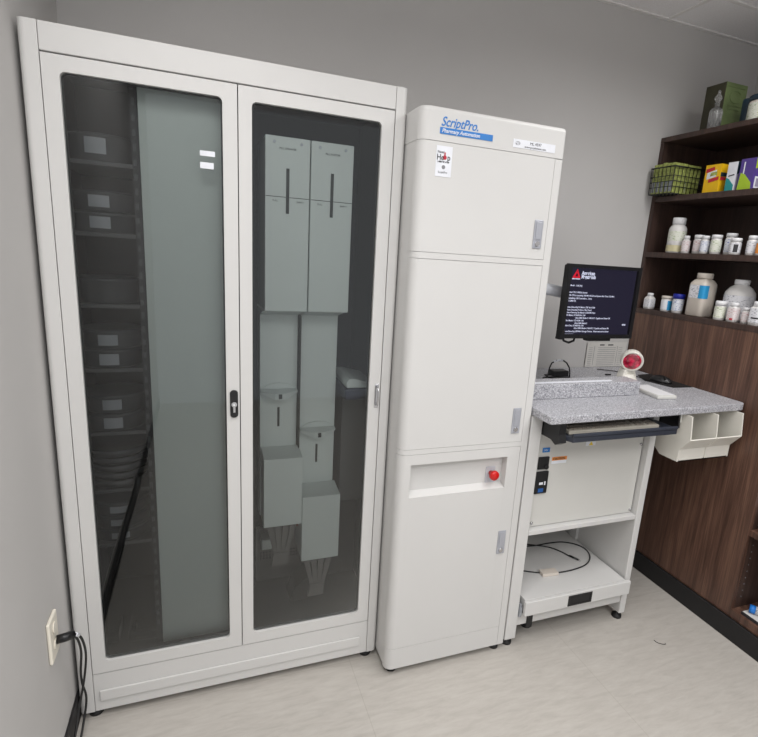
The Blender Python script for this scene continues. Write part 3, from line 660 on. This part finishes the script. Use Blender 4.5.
# cable on the pull-out shelf
cb = thing('usb_cable', 'black looped cable with pale adapter tag on the pull-out shelf', 'cable', (1.9,.1,.2225))
def smooth(pts, n=6):
    P = [Vector(p) for p in pts]; out = []
    for i in range(len(P)-1):
        p0 = P[max(i-1,0)]; p1 = P[i]; p2 = P[i+1]; p3 = P[min(i+2,len(P)-1)]
        for k in range(n):
            t = k/n; out.append(.5*((2*p1)+(-p0+p2)*t+(2*p0-5*p1+4*p2-p3)*t*t+(-p0+3*p1-3*p2+p3)*t**3))
    out.append(P[-1]); return out
zc = .2255
build('cord', MB().tube(smooth([(1.64,.27,.3),(1.72,.26,.24),(1.80,.245,zc),(1.90,.225,zc),(2.00,.225,zc),(2.07,.215,zc),(2.125,.175,zc),(2.14,.12,zc),(2.11,.06,zc),(2.05,.018,zc),(1.96,.0,zc),(1.88,.0,zc)]), .003)
      .tube(smooth([(1.80,.02,zc),(1.74,.05,zc),(1.66,.10,zc),(1.63,.14,.25)]), .003).tube(smooth([(1.64,.30,.32),(1.74,.27,.25),(1.86,.24,zc+.006),(1.96,.20,zc),(2.0,.15,zc),(2.02,.10,zc)]), .003), 'cable', cb)
tg = MB().box(-.04,.04,-.02,.02,0,.014,.002); tg.bm.transform(Matrix.Translation((1.835,.008,.2227)) @ Matrix.Rotation(-.1,4,'Z')); build('adapter_tag', tg, 'jug', cb, label='pale greenish adapter block')
build('connector', MB().tube([(2.02,.10,.2275),(2.04,.06,.2275)], .0048), 'black', cb)
build('connector_tip', MB().tube([(2.04,.06,.2275),(2.045,.048,.2275)], .0038), 'chrome', cb)

# wall outlet with cords
ol = thing('wall_outlet', 'ivory wall outlet plate low on the left wall', 'outlet', (XL,-.175,.475))
build('cover_plate', MB().box(XL+.0005, XL+.010, -.215,-.138,.41,.54,.004), 'outlet', ol)
build('socket', MB().lathe([(.017,XL+.0102),(.017,XL+.013)], (0,-.176,.505), axis='x', n=20), 'outlet', ol)
build('socket', MB().lathe([(.017,XL+.0102),(.017,XL+.013)], (0,-.176,.452), axis='x', n=20), 'outlet', ol)
pc = thing('power_cord', 'black plug with two hanging black cords in the left wall outlet', 'cord', (XL+.014,-.176,.463))
build('plug', MB().tube([(XL+.0135,-.176,.463),(XL+.034,-.172,.463),(XL+.050,-.158,.458)], .0125, n=12), 'black', pc)
build('cord', MB().tube(smooth([(.026,-.160,.458),(.036,-.14,.44),(.040,-.11,.39),(.036,-.075,.31),(.024,-.07,.22),(.010,-.10,.14),(.002,-.16,.06),(.002,-.22,.006)]), .0035), 'cable', pc)
build('cord', MB().tube(smooth([(.024,-.158,.45),(.030,-.13,.42),(.030,-.10,.35),(.022,-.09,.27),(.016,-.06,.2),(.020,-.045,.13),(.014,-.07,.07),(.004,-.13,.006)]), .0035), 'cable', pc)
build('white_tie', MB().tube([(.030,-.150,.452),(.036,-.135,.435)], .0055, n=10), 'label', pc)
tag(build('wire_scrap', MB().tube(smooth([(2.228,-.268,.0015),(2.23,-.284,.002),(2.243,-.297,.002),(2.258,-.303,.002),(2.262,-.298,.0015)]), .0012, n=6), 'cable', None, (2.245,-.285,0)), 'tiny curled scrap of wire on the open floor', 'scrap')

# ------------------------------------------------------------------ shelving along the right wall
bk = thing('shelving_unit', 'tall dark walnut shelving unit along the right wall', 'shelving', (2.75,-.4,0))
X0, X1 = 2.5793, 2.95; Y1 = .5165; Y0 = -1.5
build('end_panel', MB().box(X0, X1, Y1-.02, Y1, 1.3885, 2.2165, .001), 'wooddark', bk)
build('back_panel', MB().box(X1+.0005, X1+.012, Y0, Y1, .1, 2.2165), 'wooddark', bk)
build('top_board', MB().box(X0-.001, X1+.012, Y0, Y1+.0005, 2.217, 2.24, .001), 'wooddark', bk)
for z0, z1 in ((1.929, 1.9555), (1.654, 1.68)): build('shelf_board', MB().box(X0+.001, X1, Y0+.0205, Y1-.0205, z0, z1, .001), 'wooddark', bk)
build('counter_board', MB().box(X0-.0005, X1, Y0+.0205, Y1, 1.362, 1.388, .001), 'wooddark', bk)
build('front_panel', MB().box(X0, X0+.02, -.335, Y1-.001, .0985, 1.3615, .001), 'wood', bk)
build('divider_panel', MB().box(X0+.0205, X1, -.335, -.315, .0985, 1.3615), 'wooddark', bk)
build('end_panel', MB().box(X0, X1, Y0, Y0+.02, .0, 2.2165), 'wood', bk)
build('bottom_board', MB().box(X0-.0, X1, Y0+.0205, -.3355, .0985, .137, .001), 'wood', bk)
build('lower_shelf', MB().box(X0+.006, X1, Y0+.0205, -.3355, .50, .526, .001), 'wood', bk)
ph = MB()
for k in range(22): ph.lathe([(.0028,-.3362),(.0028,-.3352)], (X0+.05,0,.19+k*.032), axis='y', n=8)
build('pin_holes', ph, 'greyink', bk)

def put_bottle(name, label, x, y, z, r, h, neck=.62, cap='cap', body='bottle', lab='print', lh=(.12,.72), group=None, square=None, capf=.22, cat='bottle', extra=None, shoulder=.12, capr=None, cap_on=True, twist=.6):
    t = thing(name, label, cat, (x, y, z), group)
    hb = h*(1-capf)
    rn = r*neck
    b = MB().lathe([(r*.9,0),(r,h*.02),(r,hb-h*shoulder),(r*.97,hb-h*shoulder*.7),((r+rn)/2,hb-h*shoulder*.25),(rn,hb),(rn,hb+.002)], (x,y,z), n=32, power=square)
    build('body', b, body, t)
    cr = capr or rn*1.12
    if cap_on: build('cap', MB().lathe([(cr,hb+.0022),(cr,h-.003),(cr*.93,h),(0,h)], (x,y,z), n=32), cap, t)
    if lab:
        if square: lb = MB().lathe([(r+.0006,h*lh[0]),(r+.0006,h*lh[1])], (x,y,z), n=30, power=square, a0=PI*.55, a1=PI*1.75)
        else: lb = MB().lathe([(r+.0006,h*lh[0]),(r+.0006,h*lh[1])], (x,y,z), n=24, a0=PI*.7, a1=PI*1.75)
        build('label', lb, lab, t)
    if extra:
        for e in extra:
            (q0, q1, a0, a1, m_) = e
            build('label_patch', MB().lathe([(r+.0012,h*q0),(r+.0012,h*q1)], (x,y,z), n=14, a0=PI*a0, a1=PI*a1, power=square), m_, t)
    return t
S2 = 1.6805; S3 = 1.3885; S1 = 1.956
XA = X0+.04
G2 = 'small white bottles in a row on the second shelf'
put_bottle('supplement_bottle','large white bottle with ribbed cap and cream band, far end of second shelf', XA+.01,0.363,S2,.041,.171,neck=.66,lh=(.34,.62),capf=.2,shoulder=.14,extra=[(.04,.22,.6,1.8,'cream')],lab='printgreen')
put_bottle('pill_bottle','small narrow white bottle directly right of the large bottle, second shelf', XA,0.291,S2,.019,.084,lab='printpink',group=G2)
put_bottle('pill_bottle','white bottle with wide cap and orange-pink print, second of the small row', XA+.012,0.230,S2,.023,.088,neck=.85,lab='printpink',group=G2)
put_bottle('pill_bottle','narrow white bottle with blue print, third of the small row', XA-.005,0.180,S2,.0195,.083,neck=.75,lab='printblue',group=G2)
put_bottle('pill_bottle','squat white bottle with wide cap and green print, fourth of the small row', XA,0.126,S2,.0225,.087,neck=.9,lab='printgreen',group=G2,capf=.2)
put_bottle('pill_bottle','taller white bottle with large cap right of the gap, second shelf', XA+.03,0.076,S2,.024,.096,neck=.85,lab='printblue',group=G2,capf=.2)
put_bottle('pill_bottle','short white bottle with black block print, in front of taller one', XA-.012,0.018,S2,.023,.072,neck=.9,lab='print',group=G2,capf=.24,extra=[(.15,.62,1.12,1.36,'ink')])
put_bottle('pill_bottle','white bottle with grey print between black-print and orange-label bottles', XA,-.050,S2,.020,.083,neck=.8,lab='print',group=G2)
put_bottle('pill_bottle','white bottle with orange label at the right edge of second shelf', XA-.008,-.100,S2,.020,.070,neck=.85,lab='orange',group=G2)
G3 = 'small bottles on the third shelf'
put_bottle('pill_bottle','small white square-shouldered bottle alone at far end of third shelf', X0+.03,.448,S3,.0215,.083,neck=.62,square=6,lab='print',group=G3,lh=(.12,.62),shoulder=.18)
put_bottle('pill_bottle','small bottle with beige cap and sky blue label, third shelf', X0+.035,.341,S3,.0255,.078,neck=.95,cap='jug',lab='label',group=G3,capf=.2,shoulder=.04,extra=[(.1,.7,1.30,1.70,'skylabel')])
put_bottle('pill_bottle','small white bottle with royal blue cap beside the cream jug', X0+.04,.276,S3,.0255,.094,neck=.97,cap='bluecap',lab='printblue',group=G3,capf=.27,shoulder=.04)
put_bottle('plastic_jug','large cream square jug with sky blue label on third shelf', X0+.06,.166,S3,.0455,.204,neck=.52,body='jug',cap='jug',lab=None,square=7,capf=.13,shoulder=.16,capr=.035,extra=[(.42,.72,.80,1.12,'print'),(.42,.72,1.12,1.40,'skylabel')],cat='jug')
put_bottle('plastic_jug','large round white jug with open neck behind small bottles, third shelf', X0+.12,.018,S3,.063,.186,neck=.46,body='bottle',cap='cap',lab='print',lh=(.1,.62),capf=.13,shoulder=.26,capr=.031,cat='jug')
put_bottle('pill_bottle','pale greenish bottle with white cap in front of the round jug', X0+.03,.031,S3,.0235,.086,neck=.9,lab='printgreen',group=G3,capf=.26,shoulder=.05)
put_bottle('pill_bottle','white bottle with pink print in front of middle of the round jug', X0+.035,-.033,S3,.0205,.086,neck=.8,lab='printpink',group=G3,extra=[(.1,.2,1.0,1.2,'redink')],square=5)
put_bottle('pill_bottle','slim pinkish-print bottle partly behind others, right of round jug', X0+.045,-.083,S3,.015,.07,neck=.8,lab='printpink',group=G3)
put_bottle('pill_bottle','white square-shouldered bottle at right edge of the third shelf', X0+.035,-.140,S3,.022,.102,neck=.75,square=6,lab='print',group=G3,extra=[(.28,.34,.9,1.45,'ink')])

# boxes on the first shelf
def carton(label, x0, x1, y0, y1, z0, z1, left, right, top, patches):
    t = thing('carton', label, 'box', ((x0+x1)/2,(y0+y1)/2,z0))
    b = MB().box(x0,x1,y0,y1,z0,z1)
    b.bm.normal_update()
    for f in b.bm.faces:
        f.material_index = 1 if f.normal.y < -.5 else (2 if f.normal.z > .5 else 0)
    bo = build('carton_body', b, [left, right, top], t)
    for i, (face, pts, m_) in enumerate(patches):
        if face == 'L': q = MB().prism([(y1-(y1-y0)*u, z0+(z1-z0)*v) for u, v in pts], x0-.0006-.0003*i, x0-.0001-.0003*i, 'x')
        else: q = MB().prism([(x0+(x1-x0)*u, z0+(z1-z0)*v) for u, v in pts], y0-.0006-.0003*i, y0-.0001-.0003*i, 'y')
        build('printed_patch', q, m_, bo)
    return t
carton('yellow carton with red lettering patch on the first shelf', X0+.02,X0+.07,.157,.237,S1,S1+.123,'yellow','yellow','yellow',
   [('L',[(.05,.72),(.6,.80),(.6,.92),(.05,.86)],'redink'),('L',[(.15,.48),(.75,.56),(.75,.80),(.15,.72)],'label'),('L',[(.35,.58),(.8,.62),(.8,.74),(.4,.72)],'packet'),('L',[(.3,.36),(.95,.44),(.95,.56),(.3,.48)],'redink'),('R',[(.05,.55),(.95,.58),(.95,.70),(.05,.70)],'darkteal'),('R',[(.05,.42),(.7,.44),(.7,.54),(.05,.54)],'redink')])
carton('white carton with teal corner and grey swoosh on the first shelf', X0+.02,X0+.08,.075,.122,S1,S1+.122,'label','darkteal','label',
   [('L',[(0,0),(.85,0),(.85,.2),(.3,.42),(0,.48)],'teal'),('R',[(0,0),(.95,0),(.95,.85),(.55,.78),(.2,.6),(0,.55)],'lavender'),('L',[(.2,.5),(.8,.54),(.8,.58),(.2,.54)],'ink')])
carton('purple and lime carton with white barcode panel on the first shelf', X0+.02,X0+.13,-.005,.062,S1,S1+.128,'purple','purple','purple',
   [('L',[(0,.0),(.95,.0),(.9,.22),(.4,.5),(.1,.56)],'lime'),('L',[(.25,.52),(.33,.52),(.33,.9),(.25,.9)],'label'),('R',[(.05,.66),(.7,.78),(.95,1),(.05,1)],'lime'),('R',[(.1,.05),(.5,.05),(.5,.42),(.1,.42)],'label'),('R',[(.18,.1),(.42,.1),(.42,.36),(.18,.36)],'lavender')])

# wire basket with packets
bs = thing('wire_basket', 'black wire basket full of green packets at far end of first shelf', 'basket', (X0+.09,.41,S1))
bx0,bx1,by0,by1,bz0,bz1 = X0-.052, X0+.14, .35, .491, S1+.001, S1+.128
def rect(o, z): return [(bx0-o,by0-o,z),(bx1+o,by0-o,z),(bx1+o,by1+o,z),(bx0-o,by1+o,z)]
bw = MB()
for z, o, r in ((bz1,.003,.0032),(bz0+.085,.002,.0018),(bz0+.06,.001,.0018),(bz0+.035,0,.0018),(bz0+.003,0,.002)):
    p = rect(o*1.0, z)
    for i in range(4): bw.tube([p[i],p[(i+1)%4]], r, n=6)
for k in range(7):
    y = by0+(by1-by0)*k/6
    bw.tube([(bx0-.003,y,bz1),(bx0,y,bz0+.002),(bx1,y,bz0+.002),(bx1+.003,y,bz1)], .0017, n=6)
for k in range(9):
    x = bx0+(bx1-bx0)*k/8
    bw.tube([(x,by0-.003,bz1),(x,by0,bz0+.002),(x,by1,bz0+.002),(x,by1+.003,bz1)], .0017, n=6)
build('wire_mesh', bw, 'cable', bs)
random.seed(11)
for j in range(2):
    for k in range(5):
        y0_ = by0+.006+k*.0265; x0_ = bx0+.006+j*.088
        hh = .140+.010*random.random() if j == 0 else .134+.014*random.random()
        q = MB().box(x0_, x0_+.082, y0_, y0_+.0235, bz0+.006, bz0+hh, .002, mi=0)
        q.box(x0_-.0012, x0_-.0002, y0_+.003, y0_+.021, bz0+.012, bz0+.060, mi=1)
        tag(build('packet', q, ['packet','packetgrey'], None, (x0_+.04,y0_+.012,bz0)),
            ['front','rear'][j]+' row packet in the wire basket, '+['nearest the yellow carton','second from the yellow carton','middle of its row','second from the wall end','nearest the wall end'][k], 'packet', 'green and grey packets in the wire basket')

# things on top of the shelving
ZTB = 2.2405
gb = thing('gift_box', 'tall olive green box with embossed front on top of the shelving', 'box', (2.70,.30,ZTB))
b = MB().box(2.64,2.775,.245,.352,ZTB,2.445,.001)
b.bm.normal_update()
for f in b.bm.faces: f.material_index = 0 if f.normal.x < -.5 else 1  # shade on the left side is painted by a darker copy of the green
build('box_body', b, ['oliveshade','greenbox'], gb)
em = MB().tube([(2.708+.035*math.cos(a), 0.2442, 2.388+.026*math.sin(a)) for a in [2*PI*k/24 for k in range(24)]], .0018, n=6, closed=True).tube([(2.655,.2442,2.428),(2.76,.2442,2.428)], .0016, n=6).tube([(2.665,.2442,2.35),(2.75,.2442,2.35)], .0014, n=6).tube([(2.67,.2442,2.335),(2.745,.2442,2.335)], .0012, n=6)
build('embossing', em, 'greenbox', gb)
dc = thing('glass_decanter', 'clear ribbed glass decanter with pointed stopper in front of green box', 'decanter', (2.622,.232,ZTB))
t = MB(); rr = .030
t.lathe([(.026,0),(.030,.004),(.031,.03),(.030,.085),(.027,.098),(.016,.106),(.011,.112),(.011,.126),(.014,.129)], (2.615,.258,ZTB+.0003), n=32)
build('bottle_body', t, 'clear', dc)
t = MB()
for k in range(12):
    a = 2*PI*k/12; t.tube([(2.615+.0305*math.cos(a),.258+.0305*math.sin(a),ZTB+.008),(2.615+.0305*math.cos(a),.258+.0305*math.sin(a),ZTB+.086),(2.615+.022*math.cos(a),.258+.022*math.sin(a),ZTB+.102)], .0025, n=6)
build('ribs', t, 'clear', dc)
dc.scale = (.86,.86,.86)
build('stopper', MB().lathe([(.009,.130),(.010,.134),(.019,.148),(.017,.160),(.009,.172),(.006,.180),(.008,.186),(.003,.193),(0,.195)], (2.615,.258,ZTB), n=8), 'clear', dc)
jr = thing('lidded_jar', 'cream labelled jar with navy lid on shelving top at right edge', 'jar', (2.67,.09,ZTB))
build('jar_body', MB().lathe([(.044,0),(.047,.004),(.047,.085),(.044,.090)], (2.675,.083,ZTB), n=36), 'jug', jr)
build('jar_label', MB().lathe([(.0476,.01),(.0476,.08)], (2.675,.083,ZTB), n=30, a0=PI*.6, a1=PI*1.8), 'printgreen', jr)
build('lid', MB().lathe([(.049,.0905),(.049,.110),(.046,.113),(0,.113)], (2.675,.083,ZTB), n=36), 'darkteal', jr)
tag(build('dark_bottle', MB().lathe([(.024,0),(.026,.004),(.026,.11),(.024,.120),(0,.121)], (2.70,.163,ZTB), n=28), 'darkteal', None, (2.70,.163,ZTB)), 'dark blue-green canister between green box and cream jar', 'canister')

# things in the open lower compartment
lb = thing('paper_box', 'white printed booklet stack lying on the lowest shelf at right edge', 'booklet', (2.7,-.5,.1375))
build('booklet_body', MB().box(2.597,2.80,-.62,-.375,.1375,.150,.001), 'paper', lb)
build('booklet_edge', MB().box(2.592,2.5965,-.62,-.375,.1375,.1505), 'ink', lb)
mk = thing('marker_tube', 'white tube with bright blue cap lying on the booklet', 'tube', (2.66,-.43,.1505))
mkb = MB().tube([(2.635,-.405,.1685),(2.72,-.53,.1685)], .0175, n=16); build('tube_body', mkb, 'print', mk)
build('tube_cap', MB().tube([(2.622,-.386,.1685),(2.6345,-.4042,.1685)], .0180, n=16), 'marker', mk, label='bright blue cap')
tag(build('pink_box', MB().box(2.60,2.75,-.52,-.37,.5265,.62,.002), 'printpink', None, (2.67,-.45,.5265)), 'pale pink printed box on the shelf of the lower compartment', 'box')

# ------------------------------------------------------------------ light
def area(name, loc, sx, sy, e, color=(1,.99,.985)):
    l = bpy.data.lights.new(name, 'AREA'); l.shape = 'RECTANGLE'; l.size = sx; l.size_y = sy; l.energy = e; l.color = color; l.spread = math.radians(160)
    o = bpy.data.objects.new(name, l); col.objects.link(o); o.location = loc; return o
for i, (x, y) in enumerate(((.36, -1.25), (2.19, -.972), (1.0, -2.5), (2.19, -2.5))):
    t = thing('ceiling_light', ['flat ceiling light panel nearest the glass cabinet','flat ceiling light panel nearest the shelving','rear left ceiling light panel behind the viewer','rear right ceiling light panel behind the viewer'][i], 'light', (x,y,ZC))
    build('light_frame', MB().ring((-.3,.3,-.6,.6),(-.28,.28,-.58,.58),0,.01,rad=.004) if False else MB().box(x-.3,x+.3,y-.6,y-.585,ZC-.012,ZC-.005).box(x-.3,x+.3,y+.585,y+.6,ZC-.012,ZC-.005).box(x-.3,x-.285,y-.585,y+.585,ZC-.012,ZC-.005).box(x+.285,x+.3,y-.585,y+.585,ZC-.012,ZC-.005), 'tbar', t)
    a = area('panel_lamp', (0,0,-.014), .56, 1.16, [19,18,21,23][i]); a.parent = t
w = bpy.data.worlds.new('World'); bpy.context.scene.world = w; w.use_nodes = True
w.node_tree.nodes['Background'].inputs[0].default_value = (.95,.97,1,1); w.node_tree.nodes['Background'].inputs[1].default_value = .8

# ------------------------------------------------------------------ camera
cd = bpy.data.cameras.new('camera'); co = bpy.data.objects.new('camera', cd); col.objects.link(co)
co.location = (0.40544, -1.69933, 1.60224); co.rotation_euler = (1.34115, -0.06428, -0.36170)
cd.sensor_fit = 'HORIZONTAL'; cd.sensor_width = 36; cd.lens = 522.8924*36/758
cd.shift_x = -27.8298/758; cd.shift_y = 5.0688/758; cd.clip_start = .02
S = bpy.context.scene; S.camera = co
S.view_settings.view_transform = 'Standard'; S.view_settings.look = 'None'; S.view_settings.gamma = 1; S.view_settings.exposure = 0.09
S.view_settings.use_curve_mapping = False
